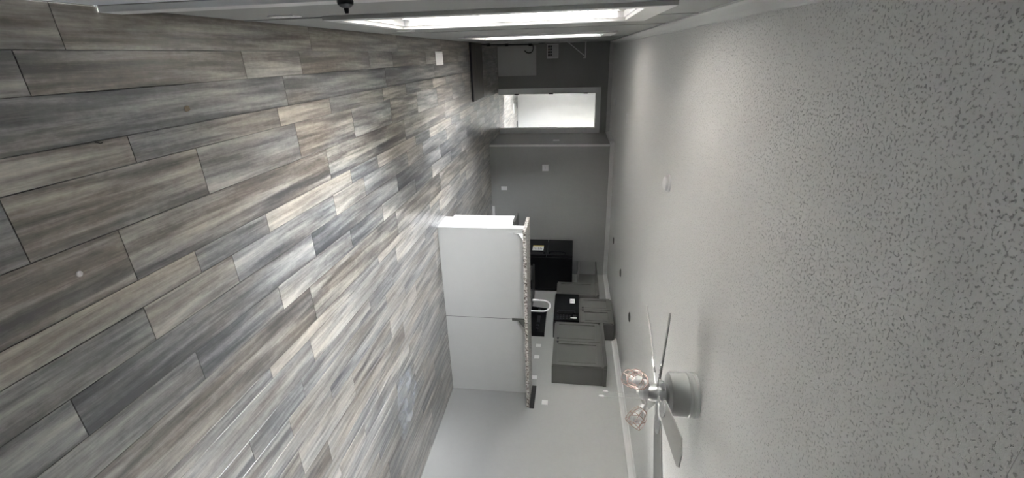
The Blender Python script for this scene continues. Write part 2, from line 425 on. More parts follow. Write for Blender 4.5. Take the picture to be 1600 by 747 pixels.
# entry door beside the near window
bm = bx(XL-0.045, XL-0.002, 0.553, 1.457, 0.004, 2.027, bev=0.002)
d1 = struct('door_1', bm, 'door', 'white entry door at the near left')
bm = bmesh.new(); kb = (XL-0.002, 1.385, 0.905)
lathe(bm, kb, (1, 0, 0), [(0.0, 0), (0.030, 0), (0.031, 0.004), (0.022, 0.008), (0.010, 0.012), (0.010, 0.020), (0.020, 0.024), (0.0235, 0.031), (0.0225, 0.040), (0.015, 0.047), (0.0075, 0.050), (0.006, 0.060), (0.0045, 0.064), (0, 0.064)], 28)
obj('door_knob', bm, 'black_metal', d1, smooth=True, label='black door knob with a small thumb turn')
dc = struct('trim_6', bx(XL, XL+0.019, 1.46, 1.545, 0, 2.11, bev=0.002), 'casing', 'casing on the far side of the entry door')
B('casing_board', 'casing', dc, XL, XL+0.019, 0.46, 0.55, 0, 2.11, bev=0.002); B('casing_board', 'casing', dc, XL, XL+0.019, 0.55, 1.46, 2.03, 2.11, bev=0.002)

# doorway in the far wall
bm = bx(0.665, 0.77, YF-0.018, YF, 0, 2.12, bev=0.003)
dd = struct('door_2', bm, 'jamb', 'cased doorway into the bright far room')
B('casing_board', 'jamb', dd, 1.494, 1.583, YF-0.018, YF, 0, 2.12, bev=0.003)
B('casing_board', 'jamb', dd, 0.77, 1.494, YF-0.018, YF, 2.03, 2.12, bev=0.003)
bm = bmesh.new(); box(bm, 0.77, 0.785, YF, YF+0.12, 0, 2.03); box(bm, 1.479, 1.494, YF, YF+0.12, 0, 2.03); box(bm, 0.785, 1.479, YF, YF+0.12, 2.015, 2.03)
obj('door_jamb', bm, 'trim', dd)
for z in (0.38, 1.10, 1.81): B('hinge', 'black_metal', dd, 0.769, 0.789, YF-0.022, YF+0.035, z-0.045, z+0.045, bev=0.003)
B('door_slab', 'door', dd, 0.755, 0.79, YF+0.125, YF+0.815, 0.01, 2.01, bev=0.002)

# ---------------- floor of printed planks ----------------
fl = struct('floor', bx(XL-T, XR+T, YB, YE, -0.06, -0.006), 'dark_panel', 'grey-brown plank floor')
PER = 1.42
rows = [(-0.186, -0.052, [(1.313, .30, .9, .42, .8)]),
 (-0.052, 0.073, [(1.167, .25, .75, .40, .8), (2.105, .48, .35, .40, .3)]),
 (0.073, 0.227, [(0.966, .30, .15, .42, .1)]),
 (0.227, 0.326, [(1.410, .40, .1, .60, .7), (2.28, .62, .75, .45, .9)]),
 (0.326, 0.527, [(0.985, .36, .75, .45, .7), (1.685, .50, .15, .28, .05)]),
 (0.527, 0.727, [(1.258, .42, .45, .25, .8)]),
 (0.727, 0.830, [(1.524, .42, .1, .50, .1), (1.993, .70, .65, .50, .8)]),
 (0.830, 0.976, [(1.240, .62, .6, .58, .7), (1.706, .42, .1, .40, .3)]),
 (0.976, 1.131, [(0.920, .18, .0, .45, .2)]),
 (1.131, 1.276, [(1.373, .22, .1, .50, .4), (1.950, .75, .5, .40, .3)]),
 (1.276, 1.505, [(0.789, .45, .5, .22, .8)]),
 (1.505, 1.576, [(1.736, .66, .5, .40, .3)]),
 (1.576, 1.750, [(0.678, .74, .6, .48, .3)]),
 (1.750, 1.885, [(1.476, .40, .3, .32, .1), (1.940, .35, .1, .50, .4)]),
 (1.885, 2.020, [(1.764, .55, .7, .40, .2)]),
 (2.020, 2.130, [(0.764, .50, .1, .62, .6)]),
 (2.130, 2.330, [(1.765, .74, .5, .62, .5), (2.460, .42, .7, .45, .5)]),
 (2.330, 2.520, [(2.030, .66, .5, .32, .7)]),
 (2.520, 2.625, [(1.355, .55, .5, .40, .2)]),
 (2.625, 2.780, [(1.060, .40, .1, .66, .5), (2.09, .5, .5, .45, .2)]),
 (2.780, 2.900, [(1.700, .35, .1, .62, .5)]),
 (2.900, 3.080, [(0.730, .62, .4, .40, .3)]),
 (3.080, 3.180, [(1.20, .35, .1, .55, .6)]), (3.180, 3.330, [(0.95, .6, .6, .4, .5), (1.66, .4, .1, .5, .2)]),
 (3.330, 3.530, [(1.31, .45, .3, .6, .6)]), (3.530, 3.650, [(0.80, .3, .1, .5, .4)]), (3.650, 3.800, [(1.5, .6, .6, .4, .7)]),
 (3.800, 4.000, [(1.05, .4, .2, .62, .5)]), (4.000, 4.120, [(1.62, .55, .7, .35, .2)]), (4.120, 4.270, [(0.9, .4, .4, .6, .5)])]
def project(x, y, z):
    d = Vector((x, y, z-1.57)); w = d.dot(fwd)
    if w < 0.15: return None
    return 800+695.24*d.dot(upv)/w, 373.5+695.24*d.dot(rgt)/w
rnd = random.Random(4)
segs = []
for ri, (x0, x1, js) in enumerate(rows):
    for k in range(-4, 9):
        lst = [(j[0]+k*PER,)+j[1:] for j in js]
        for i, s in enumerate(lst):
            e = lst[i+1][0] if i+1 < len(lst) else js[0][0]+(k+1)*PER
            ymax = YF if x0 < XH-0.01 else YK
            a, b = max(s[0], YB), min(e, ymax)
            if b-a > 0.02: segs.append([x0, x1, a, b, s[0], e, s[1:], ri, k, i])
def plank_bm(bm, sg, lay, z0=-0.006):
    x0, x1, a, b, sa, sb, (t0, w0, t1, w1) = sg[:7]
    rr = random.Random(sg[7]*7+sg[9]*3)           # the print repeats every 1.42 m
    seed = rr.random()
    gp, bv = 0.0008, 0.0008
    nd = max(1, int((b-a)/0.25))
    yy = [a+gp+(b-a-2*gp)*i/nd for i in range(nd+1)]
    tops, lows = [], []
    for i, y in enumerate(yy):
        o = bv if i == 0 else (-bv if i == nd else 0)
        f = (y-sa)/(sb-sa); t = t0+(t1-t0)*f; w = w0+(w1-w0)*f
        for lst, X0, X1, z, q in ((tops, x0+gp+bv, x1-gp-bv, 0.0, o), (lows, x0+gp, x1-gp, z0, 0)):
            pr = []
            for X in (X0, X1):
                v = bm.verts.new((X, y+q, z)); v[lay[0]] = t; v[lay[1]] = w; v[lay[2]] = seed; pr.append(v)
            lst.append(pr)
    mids = []
    for i, y in enumerate(yy):
        pr = []
        for X in (x0+gp, x1-gp):
            v = bm.verts.new((X, y, -0.0014)); v[lay[0]] = 0.0; v[lay[1]] = .5; v[lay[2]] = seed; pr.append(v)
        mids.append(pr)
    for i in range(nd):
        bm.faces.new((tops[i][0], tops[i][1], tops[i+1][1], tops[i+1][0]))
        for sd in (0, 1): bm.faces.new((tops[i][sd], tops[i+1][sd], mids[i+1][sd], mids[i][sd])); bm.faces.new((mids[i][sd], mids[i+1][sd], lows[i+1][sd], lows[i][sd]))
    for i in (0, nd):
        bm.faces.new((tops[i][0], mids[i][0], mids[i][1], tops[i][1])); bm.faces.new((mids[i][0], lows[i][0], lows[i][1], mids[i][1]))
def layers(bm): return [bm.verts.layers.float.new(n) for n in ('tone', 'warm', 'seed')]
def area(sg):
    x0, x1, a, b = sg[:4]
    if (x0 > 1.87 and a > 4.78) or a > 9.2: return 0
    pts = []
    for x in (x0, x1):
        for i in range(5):
            p = project(x, a+(b-a)*i/4, 0)
            if p and -40 < p[0] < 1640 and -5 < p[1] < 760: pts.append(p)
    if len(pts) < 2: return 0
    u = [p[0] for p in pts]; v = [p[1] for p in pts]
    return (max(u)-min(u)+1)*(max(v)-min(v)+1)
segs.sort(key=lambda s: -area(s))
rest = bmesh.new(); rl = layers(rest)
for n, sg in enumerate(segs):
    if n < 288 and area(sg) > 0:
        bm = bmesh.new(); plank_bm(bm, sg, layers(bm))
        # origin follows the repeating print, so alike boards carry alike grain
        obj('plank', bm, 'plank', fl, loc=((sg[0]+sg[1])/2, sg[4], 0))
    else: plank_bm(rest, sg, rl)
for x in range(26):      # far room boards
    for k in range(3):
        xa = -0.8+x*0.17; ya = YF+k*1.2+(x % 3)*0.3-0.6; yb = min(ya+1.2, YE); ya = max(ya, YF)
        if yb-ya > 0.05: plank_bm(rest, [xa, xa+0.17, ya, yb, ya, yb, (rnd.uniform(.5, .8), .6, rnd.uniform(.5, .8), .6), 50+x, k, k], rl)
o = obj('plank_field', rest, 'plank', fl, loc=(0, 0, 0), kind='stuff')

# ---------------- breakfast bar ----------------
IX, IY = 1.875, 4.77
bar = thing('breakfast_bar', 'long pale grey breakfast bar with a speckled granite top', 'breakfast bar', (3.05, 5.0, 0))
B('carcass', 'island', bar, IX+0.004, XR-0.002, IY+0.008, 5.14, 0.0, 0.88)
B('pony_wall', 'island', bar, IX+0.006, XR-0.002, IY+0.008, 4.90, 0.88, 1.048)
B('front_panel', 'island', bar, IX, 3.094, IY, IY+0.008, 0.0, 1.048, bev=0.001)
B('front_panel', 'island', bar, 3.100, XR-0.002, IY, IY+0.008, 0.0, 1.046, bev=0.001)
B('panel_seam', 'dark_panel', bar, 3.0938, 3.1002, IY+0.001, IY+0.008, 0.0, 1.046)
B('end_panel', 'island', bar, IX-0.006, IX+0.004, IY+0.012, 5.21, 0.10, 0.88, bev=0.001)
B('end_panel', 'island', bar, IX-0.006, IX+0.004, IY+0.012, 5.14, 0.0, 0.10, bev=0.001)
B('corner_trim', 'island', bar, IX-0.010, IX+0.016, IY-0.006, IY+0.018, 0.0, 1.048, bev=0.002)
B('granite_top', 'granite', bar, 1.775, XR-0.003, 4.49, 4.915, 1.050, 1.089, bev=0.004)
B('sink_counter', 'granite_dark', bar, 1.84, XR-0.003, 4.915, 5.24, 0.882, 0.915, bev=0.004)
B('backsplash', 'granite_dark', bar, XR-0.022, XR-0.003, 4.485, 4.90, 1.0895, 1.150, bev=0.003)
def outlet(parent, c, ax, w, h, horizontal=False, switch=False, mt='white', name='outlet_plate', rk='black_rubber'):
    """plate centred at c, facing along ax ('-y', '+x', '-x')"""
    c = Vector(c); n = {'-y': Vector((0, -1, 0)), '+x': Vector((1, 0, 0)), '-x': Vector((-1, 0, 0))}[ax]
    u = Vector((1, 0, 0)) if ax == '-y' else Vector((0, 1, 0)); v = Vector((0, 0, 1))
    def pb(du, dv, hw, hh, d0, d1, bev=0.0):
        P = [c+u*(du-hw)+v*(dv-hh)+n*d0, c+u*(du+hw)+v*(dv+hh)+n*d1]
        a = [sorted((P[0][i], P[1][i])) for i in range(3)]
        return bx(a[0][0], a[0][1], a[1][0], a[1][1], a[2][0], a[2][1], bev=bev)
    pl = obj(name, pb(0, 0, w/2, h/2, 0.0, 0.006, 0.0015), mt, parent)
    if switch:
        obj('switch_toggle', pb(0, 0, 0.006, 0.013, 0.006, 0.013, 0.001), mt, pl)
    else:
        for s in (-1, 1):
            du, dv = (s*0.02, 0) if horizontal else (0, s*0.02)
            r = pb(du, dv, 0.014, 0.0165 if not horizontal else 0.014, 0.006, 0.008, 0.001)
            for q in (-1, 1):
                a = pb(du+q*0.005, dv+0.003, 0.0012, 0.004, 0.008, 0.0084); append(r, a)
            obj('receptacle', r, mt, pl)
    return pl
def top_outlet(label, c, ax, w=0.075, h=0.118, group=None, **k):
    t = thing('wall_switch' if k.get('switch') else 'wall_outlet', label, 'switch' if k.get('switch') else 'outlet', c, group)
    outlet(t, c, ax, w, h, **k); return t
top_outlet('white outlet plate high on the bar front at its left end', (1.93, IY, 0.90), '-y', mt='island')
top_outlet('white outlet plate below the middle bracket of the bar', (3.16, IY, 0.86), '-y', w=0.075, h=0.115, mt='island')
def bracket(label, x, y0, z, mt='trim', L=0.25, h=0.14):
    t = thing('counter_bracket', label, 'bracket', (x, y0, z-h))
    B('wall_leg', mt, t, x-0.016, x+0.016, y0-0.010, y0, z-h, z, bev=0.001)
    B('top_leg', mt, t, x-0.016, x+0.016, y0-L, y0-0.010, z-0.010, z, bev=0.001)
    bm = bmesh.new(); prism(bm, [(y0-0.010, z-h+0.01), (y0-0.010, z-0.010), (y0-L*0.82, z-0.010), (y0-0.035, z-h*0.55)], x-0.004, x+0.004, lambda a, b, c: (c, a, b))
    obj('gusset', bm, mt, t); return t
bracket('light bracket under the left end of the granite overhang', 1.925, IY, 1.0495)
bracket('grey triangular bracket under the middle of the granite overhang', 3.10, IY-0.001, 1.0495, 'cabinet', 0.24, 0.19)

# gooseneck tap standing on the sink counter
t = thing('kitchen_tap', 'tall white-silver gooseneck tap behind the bar', 'tap', (3.16, 5.08, 0.915))
bm = bmesh.new(); lathe(bm, (3.16, 5.08, 0.915), (0, 0, 1), [(0.026, 0), (0.026, 0.006), (0.018, 0.014), (0.015, 0.06), (0.013, 0.065)], 20); obj('tap_base', bm, 'chrome', t, smooth=True)
pts = [(3.16, 5.08, 0.97), (3.16, 5.08, 1.22)]
for k in range(0, 11):
    a = PI*k/10; r = 0.115
    pts.append((3.16-0.03*(1-math.cos(a))/2, 5.08+r*(1-math.cos(a)), 1.22+r*math.sin(a)*0.85))
pts.append((3.13, 5.31, 1.155))
bm = bmesh.new(); tube(bm, smooth_path(pts, 3), 0.0105, 12); obj('spout', bm, 'white', t, smooth=True)
bm = bmesh.new(); lathe(bm, (3.13, 5.31, 1.16), (0, 0, -1), [(0.013, 0), (0.015, 0.02), (0.0175, 0.07), (0.015, 0.085)], 16); obj('spray_head', bm, 'white', t, smooth=True)
bm = bmesh.new(); tube(bm, [(3.175, 5.08, 0.96), (3.215, 5.08, 0.975), (3.26, 5.08, 1.005)], 0.006, 8); obj('lever', bm, 'chrome', t, smooth=True)

# ---------------- right wall: base units, range, cabinets, microwave, fridge ----------------
def shaker_door(parent, X, y0, y1, z0, z1, knob=None, mt='cabinet'):
    """door facing -x, front surface at X"""
    bm = bmesh.new(); r = 0.058
    box(bm, X+0.012, X+0.020, y0, y1, z0, z1)
    box(bm, X, X+0.012, y0, y0+r, z0, z1); box(bm, X, X+0.012, y1-r, y1, z0, z1)
    box(bm, X, X+0.012, y0+r, y1-r, z0, z0+r); box(bm, X, X+0.012, y0+r, y1-r, z1-r, z1)
    d = obj('door', bm, mt, parent)
    bm = bx(X+0.006, X+0.012, y0+r+0.018, y1-r-0.018, z0+r+0.018, z1-r-0.018, bev=0.003)
    obj('raised_panel', bm, mt, d)
    if knob:
        bm = bmesh.new(); lathe(bm, (X, knob[0], knob[1]), (-1, 0, 0), [(0.006, 0), (0.006, 0.012), (0.015, 0.016), (0.016, 0.024), (0.010, 0.029), (0, 0.030)], 16)
        obj('knob', bm, 'black_metal', d, smooth=True)
    return d
FX = 3.95
def upper(label, y0, y1, z0, z1, splits, knobs, cap=True):
    t = thing('upper_cabinet', label, 'cabinet', ((FX+XR)/2, (y0+y1)/2, z0))
    B('carcass', 'cabinet', t, FX+0.022, XR-0.002, y0, y1, z0, z1)
    for (a, b), kn in zip(splits, knobs):
        shaker_door(t, FX, a+0.004, b-0.004, z0+0.012, z1-0.03, kn)
    if cap:
        bm = bmesh.new(); prism(bm, [(FX+0.022, z1-0.006), (FX-0.006, z1-0.006), (FX-0.030, z1+0.030), (FX-0.030, z1+0.042), (FX+0.022, z1+0.042)], y0-0.004, y1+0.0, lambda a, b, c: (a, c, b))
        box(bm, FX+0.022, XR-0.002, y0-0.012, y0+0.01, z1-0.004, z1+0.040)
        obj('top_moulding', bm, 'cabinet', t)
    return t
upper('grey two-door wall cabinet nearest the fan, in front of the microwave', 5.00, 6.065, 1.355, 2.062, [(5.00, 5.555), (5.555, 6.065)], [(5.51, 1.42), (5.60, 1.42)])
upper('grey two-door cabinet directly above the black microwave', 6.075, 6.845, 1.745, 2.29, [(6.075, 6.46), (6.46, 6.845)], [(6.42, 1.80), (6.50, 1.80)], cap=False)
upper('grey single-door wall cabinet between the microwave and the fridge', 6.93, 7.41, 1.345, 2.05, [(6.93, 7.41)], [None])
t = thing('fridge_top_cabinet', 'open grey shelf cabinet above the black fridge', 'cabinet', (4.12, 7.9, 1.72))
B('bottom_board', 'cabinet', t, 3.965, XR-0.002, 7.42, YK-0.004, 1.725, 1.752)
B('top_board', 'cabinet', t, 3.965, XR-0.002, 7.42, YK-0.004, 2.085, 2.10)
B('back_board', 'dark_panel', t, XR-0.012, XR-0.002, 7.42, YK-0.008, 1.752, 2.085)

t = thing('microwave', 'black over-the-range microwave hung between the wall cabinets', 'microwave', (4.08, 6.45, 1.33))
MX = 3.925; y0, y1 = 6.075, 6.925
B('body', 'black', t, MX+0.03, XR-0.004, y0, y1, 1.325, 1.738, bev=0.004)
dr = B('door', 'black_glass', t, MX, MX+0.03, y0+0.21, y1-0.003, 1.332, 1.735, bev=0.005)
B('window_pane', 'black_glass', dr, MX-0.003, MX, y0+0.30, y1-0.08, 1.40, 1.665, bev=0.001)
cp = B('control_panel', 'black_glass', t, MX, MX+0.03, y0+0.003, y0+0.205, 1.332, 1.735, bev=0.005)
B('display', 'black', cp, MX-0.002, MX, y0+0.03, y0+0.175, 1.64, 1.69, bev=0.001)
bt = bmesh.new()
for i in range(3):
    for k in range(5): box(bt, MX-0.0008, MX, y0+0.035+i*0.048, y0+0.07+i*0.048, 1.38+k*0.048, 1.41+k*0.048)
obj('buttons', bt, 'black', cp)
bm = bmesh.new(); tube(bm, smooth_path([(MX, y0+0.235, 1.39), (MX-0.032, y0+0.235, 1.42), (MX-0.032, y0+0.235, 1.64), (MX, y0+0.235, 1.67)], 5), 0.009, 8); obj('handle', bm, 'black_metal', t, smooth=True)
vb = bmesh.new()
for k in range(6): box(vb, MX+0.05+k*0.04, MX+0.075+k*0.04, y0+0.06, y1-0.06, 1.3235, 1.3255)
obj('grille', vb, 'black_rubber', t)
st = B('sticker', 'paper', t, MX-0.0045, MX-0.003, 6.60, 6.745, 1.585, 1.665)
ib = bmesh.new()
for k in range(4): box(ib, MX-0.0052, MX-0.0045, 6.615, 6.73-0.02*(k % 2), 1.598+k*0.016, 1.603+k*0.016)
obj('sticker_print', ib, 'ink', st)
B('sticker', 'paper', t, MX-0.0035, MX-0.0022, 6.14, 6.165, 1.60, 1.70)

t = thing('kitchen_range', 'black kitchen range under the microwave', 'range', (3.93, 6.46, 0))
RX = 3.63; y0, y1 = 6.085, 6.84
B('body', 'black', t, RX+0.03, XR-0.004, y0, y1, 0.0, 0.905, bev=0.003)
B('cooktop', 'black_glass', t, RX, XR-0.07, y0, y1, 0.905, 0.925, bev=0.003)
for cx, cy, r in ((3.80, 6.27, .10), (3.80, 6.66, .08), (4.04, 6.27, .08), (4.04, 6.66, .10)):
    bm = bmesh.new(); lathe(bm, (cx, cy, 0.925), (0, 0, 1), [(r, 0), (r, 0.0012), (r-0.006, 0.0015), (0, 0.0015)], 28); obj('burner', bm, 'black_metal', t)
od = B('oven_door', 'black_glass', t, RX, RX+0.03, y0+0.004, y1-0.004, 0.20, 0.83, bev=0.005)
bm = bmesh.new(); tube(bm, smooth_path([(RX, y0+0.07, 0.78), (RX-0.045, y0+0.09, 0.78), (RX-0.045, y1-0.09, 0.78), (RX, y1-0.07, 0.78)], 5), 0.011, 8); obj('handle', bm, 'black_metal', od, smooth=True)
B('drawer', 'black', t, RX, RX+0.03, y0+0.004, y1-0.004, 0.03, 0.19, bev=0.004)
bm = bmesh.new(); prism(bm, [(XR-0.11, 0.925), (XR-0.085, 1.185), (XR-0.006, 1.185), (XR-0.006, 0.925)], y0, y1, lambda a, b, c: (a, c, b)); bg_ = obj('back_guard', bm, 'black_glass', t)
for yy in (6.17, 6.26, 6.66, 6.75):
    bm = bmesh.new(); lathe(bm, (XR-0.097, yy, 1.06), (-1, 0, 0.1), [(0.020, 0), (0.020, 0.012), (0.015, 0.022), (0, 0.022)], 16); obj('burner_knob', bm, 'black_metal', bg_, smooth=True)
B('clock_display', 'black', bg_, XR-0.101, XR-0.094, 6.36, 6.56, 1.04, 1.09)

def base_unit(label, y0, y1, nd):
    t = thing('base_cabinet', label, 'cabinet', (3.96, (y0+y1)/2, 0))
    B('carcass', 'cabinet', t, 3.69, XR-0.002, y0, y1, 0.10, 0.88); B('toe_kick', 'dark_panel', t, 3.75, XR-0.002, y0, y1, 0, 0.10)
    w = (y1-y0)/nd
    for k in range(nd):
        shaker_door(t, 3.668, y0+k*w+0.004, y0+(k+1)*w-0.004, 0.12, 0.70, (y0+k*w+0.05, 0.65))
        d = B('drawer', 'cabinet', t, 3.668, 3.69, y0+k*w+0.004, y0+(k+1)*w-0.004, 0.715, 0.868, bev=0.002)
        bm = bmesh.new(); lathe(bm, (3.668, y0+(k+.5)*w, 0.79), (-1, 0, 0), [(0.006, 0), (0.006, 0.012), (0.015, 0.016), (0.010, 0.028), (0, 0.029)], 14); obj('knob', bm, 'black_metal', d, smooth=True)
base_unit('grey base cabinet between the bar and the range', 5.26, 6.075, 2)
base_unit('grey base cabinet between the range and the fridge', 6.85, 7.50, 1)
tag(B('worktop', 'granite_dark', None, 3.64, XR-0.003, 5.245, 6.078, 0.882, 0.915, bev=0.004), 'speckled worktop between the bar and the range', 'worktop')
tag(B('worktop', 'granite_dark', None, 3.64, XR-0.003, 6.848, 7.515, 0.882, 0.915, bev=0.004), 'speckled worktop between the range and the fridge', 'worktop')

t = thing('fridge', 'black top-freezer fridge in the far kitchen corner', 'fridge', (3.87, 7.96, 0))
y0, y1 = 7.585, 8.34; X0 = 3.49
B('body', 'black', t, X0+0.055, XR-0.045, y0, y1, 0.03, 1.618, bev=0.006)
ld = B('lower_door', 'black', t, X0, X0+0.050, y0+0.002, y1-0.002, 0.06, 1.125, bev=0.010)
fd = B('freezer_door', 'black', t, X0, X0+0.050, y0+0.002, y1-0.002, 1.137, 1.618, bev=0.010)
for dr, a, b in ((ld, 0.55, 1.08), (fd, 1.18, 1.48)):
    bm = bmesh.new(); tube(bm, smooth_path([(X0, y0+0.06, a), (X0-0.04, y0+0.06, a+0.03), (X0-0.04, y0+0.06, b-0.03), (X0, y0+0.06, b)], 5), 0.012, 8); obj('handle', bm, 'black_metal', dr, smooth=True)
B('kick_grille', 'black_rubber', t, X0+0.02, X0+0.06, y0+0.01, y1-0.01, 0.0, 0.055)
lb = B('energy_label', 'paper', ld, X0-0.002, X0-0.0002, 7.79, 8.03, 0.85, 1.06)
B('label_band', 'yellow', lb, X0-0.003, X0-0.002, 7.97, 8.03, 0.85, 1.06)
ib = bmesh.new()
for k in range(6): box(ib, X0-0.0028, X0-0.002, 7.82, 7.94-0.02*(k % 3), 0.87+k*0.03, 0.880+k*0.03)
obj('label_print', ib, 'ink', lb)

top_outlet('white switch plate on the right wall just over the bar splash', (XR, 4.61, 1.283), '-x', w=0.085, h=0.078, horizontal=True, mt='casing')
top_outlet('white outlet on the right wall, first one past the bar end', (XR, 5.09, 1.105), '-x', w=0.082, h=0.078, horizontal=True, mt='casing')
top_outlet('white outlet on the right wall, middle one under the near cabinet', (XR, 5.555, 1.102), '-x', w=0.082, h=0.078, horizontal=True, mt='casing')
top_outlet('white outlet on the right wall, closest to the range', (XR, 5.84, 1.105), '-x', w=0.082, h=0.078, horizontal=True, mt='casing')

# ---------------- kitchen end wall, return wall, far wall, window wall fittings ----------------
t = thing('thermostat', 'square white thermostat plate on the kitchen end wall', 'thermostat', (2.02, YK, 1.06))
pl = B('plate', 'white', t, 1.958, 2.082, YK-0.010, YK, 1.006, 1.122, bev=0.002)
B('cover', 'white', pl, 1.985, 2.055, YK-0.026, YK-0.010, 1.030, 1.098, bev=0.003); B('dial', 'steel', pl, 2.000, 2.040, YK-0.029, YK-0.026, 1.058, 1.070, bev=0.001)
top_outlet('low white outlet on the kitchen end wall', (2.43, YK, 0.255), '-y', w=0.075, h=0.115)
top_outlet('light switch on the short return wall beside the doorway', (XH, 8.82, 1.25), '-x', w=0.12, h=0.118, switch=True, mt='steel')
tag(B('baseboard_piece', 'white', None, 2.80, 3.00, YK-0.02, YK-0.005, 0, 0.05, bev=0.002), 'short white baseboard offcut at the foot of the kitchen end wall', 'baseboard')
t = thing('access_panel', 'white square access panel at the foot of the far wall', 'access panel', (0.13, YF, 0))
B('cover', 'casing', t, -0.150, 0.417, YF-0.012, YF, 0.012, 0.800, bev=0.002)
for x, z in ((-0.13, 0.78), (0.395, 0.78), (0.395, 0.04), (-0.13, 0.04)):
    bm = bmesh.new(); lathe(bm, (x, YF-0.012, z), (0, -1, 0), [(0.006, 0), (0.006, 0.002), (0, 0.003)], 10); obj('screw', bm, 'steel', t)
t = thing('control_box', 'white control box with dark switches on the far wall', 'control box', (-0.03, YF, 1.02))
cb = B('housing', 'white', t, -0.165, 0.100, YF-0.02, YF, 1.018, 1.245, bev=0.004)
B('face', 'trim', cb, -0.150, 0.085, YF-0.023, YF-0.02, 1.030, 1.232, bev=0.002)
for r in range(2):
    for c in range(4): B('switch', 'black_metal' if (r, c) != (0, 1) else 'brown', cb, -0.140+c*0.052, -0.100+c*0.052, YF-0.034, YF-0.023, 1.040+r*0.040, 1.072+r*0.040, bev=0.002)
t = thing('shelf_bracket', 'white triangular shelf bracket on the window wall near the far corner', 'bracket', (XL, 9.45, 1.45))
bm = bmesh.new()
B('wall_leg', 'white', t, XL, XL+0.012, 9.435, 9.465, 1.42, 1.80, bev=0.001)
B('arm', 'white', t, XL+0.012, 0.105, 9.435, 9.465, 1.765, 1.785, bev=0.001)
bm = bmesh.new(); tube(bm, [(XL+0.012, 9.45, 1.45), (0.075, 9.45, 1.765)], 0.010, 6); obj('brace', bm, 'white', t)
B('tip_lip', 'white', t, 0.095, 0.112, 9.43, 9.47, 1.735, 1.785, bev=0.002)
pts = [(-0.165, 7.95, 0.015), (-0.162, 8.1, 0.05), (-0.165, 8.6, 0.17), (-0.168, 9.0, 0.33), (-0.168, 9.3, 0.53), (-0.168, 9.5, 0.70), (-0.15, 9.6, 0.74), (-0.08, 9.62, 0.745), (-0.02, 9.63, 0.70), (-0.02, 9.64, 0.62), (-0.06, 9.65, 0.57)]
c = thing('black_cable', 'black cable tacked along the window wall and looping before the far corner', 'cable', (-0.165, 7.95, 0))
bm = bmesh.new(); tube(bm, smooth_path(pts, 6), 0.010, 8); obj('cord', bm, 'black_rubber', c, smooth=True)
for p, q in (((-0.168, 8.30, 0.06), 0.045), ((-0.168, 8.95, 0.29), 0.035), ((-0.168, 9.5, 0.68), 0.045)):
    B('clamp', 'black_rubber', c, p[0]-0.016, p[0]+0.03, p[1]-q, p[1]+q, p[2]-0.01, p[2]+0.05, bev=0.004)
t = top_outlet('dark outlet on the window wall above the black cable', (XL, 9.40, 0.93), '+x', mt='black_rubber')
top_outlet('white outlet low on the wall before the near window', (XL, 2.05, 0.295), '+x')
top_outlet('white outlet low on the wall past the near window', (XL, 3.55, 0.31), '+x')
top_outlet('white outlet low on the wall under the far window', (XL, 5.35, 0.335), '+x')

# floor things
t = thing('floor_register', 'white metal floor register in front of the far window', 'floor vent', (0.019, 5.46, 0))
B('flange', 'white', t, -0.054, 0.092, 5.31, 5.60, 0.0005, 0.006, bev=0.002)
for k in range(9): B('louvre', 'white', t, -0.036, 0.074, 5.335+k*0.028, 5.345+k*0.028, 0.006, 0.0095)
tag(B('floor_register', 'white', None, 1.20, 1.45, 12.05, 12.16, 0.0005, 0.012, bev=0.002), 'white floor vent inside the bright far room', 'floor vent')
t = thing('floor_hatch', 'dark wooden hatch board lying on the floor by the far corner', 'hatch', (0.25, 7.55, 0))
B('board', 'dark_wood', t, -0.180, 0.670, 7.14, 7.98, 0.0005, 0.024, bev=0.003)
B('edge_strip', 'black_rubber', t, -0.180, 0.670, 7.10, 7.14, 0.0005, 0.027, bev=0.003)
bm = bmesh.new(); lathe(bm, (0.614, 1.089, 0.0003), (0, 0, 1), [(0.0095, 0), (0.0095, 0.004), (0.007, 0.0055), (0.0045, 0.0035), (0, 0.0035)], 20)
tag(obj('round_cap', bm, 'steel', None, smooth=True), 'small round grey cap lying on the nearest dark plank', 'cap')
bm = bmesh.new(); tube(bm, smooth_path([(0.229, 1.292, 0.002), (0.2325, 1.300, 0.004), (0.236, 1.306, 0.0025), (0.2345, 1.316, 0.002)], 4), 0.0018, 6)
tag(obj('dark_crumb', bm, 'black_rubber', None), 'dark bent twig-like crumb on a plank seam near the entry door', 'debris')
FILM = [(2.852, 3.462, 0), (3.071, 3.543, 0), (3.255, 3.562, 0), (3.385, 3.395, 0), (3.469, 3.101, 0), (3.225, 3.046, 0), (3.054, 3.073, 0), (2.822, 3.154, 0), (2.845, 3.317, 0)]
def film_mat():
    mt = bpy.data.materials.new('pale_film'); mt.use_nodes = True; nt = mt.node_tree; nt.nodes.clear(); L = nt.links; N = nt.nodes.new
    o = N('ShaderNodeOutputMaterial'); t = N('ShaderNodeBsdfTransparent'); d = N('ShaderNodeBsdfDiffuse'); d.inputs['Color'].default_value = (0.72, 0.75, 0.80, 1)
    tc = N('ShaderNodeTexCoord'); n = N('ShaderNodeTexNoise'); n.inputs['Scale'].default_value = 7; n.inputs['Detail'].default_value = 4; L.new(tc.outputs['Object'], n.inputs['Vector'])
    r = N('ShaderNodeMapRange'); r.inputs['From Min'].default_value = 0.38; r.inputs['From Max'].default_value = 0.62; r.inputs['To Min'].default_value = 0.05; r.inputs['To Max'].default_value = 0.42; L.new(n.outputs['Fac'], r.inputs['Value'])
    mx = N('ShaderNodeMixShader'); L.new(r.outputs[0], mx.inputs[0]); L.new(t.outputs[0], mx.inputs[1]); L.new(d.outputs[0], mx.inputs[2]); L.new(mx.outputs[0], o.inputs[0]); return mt
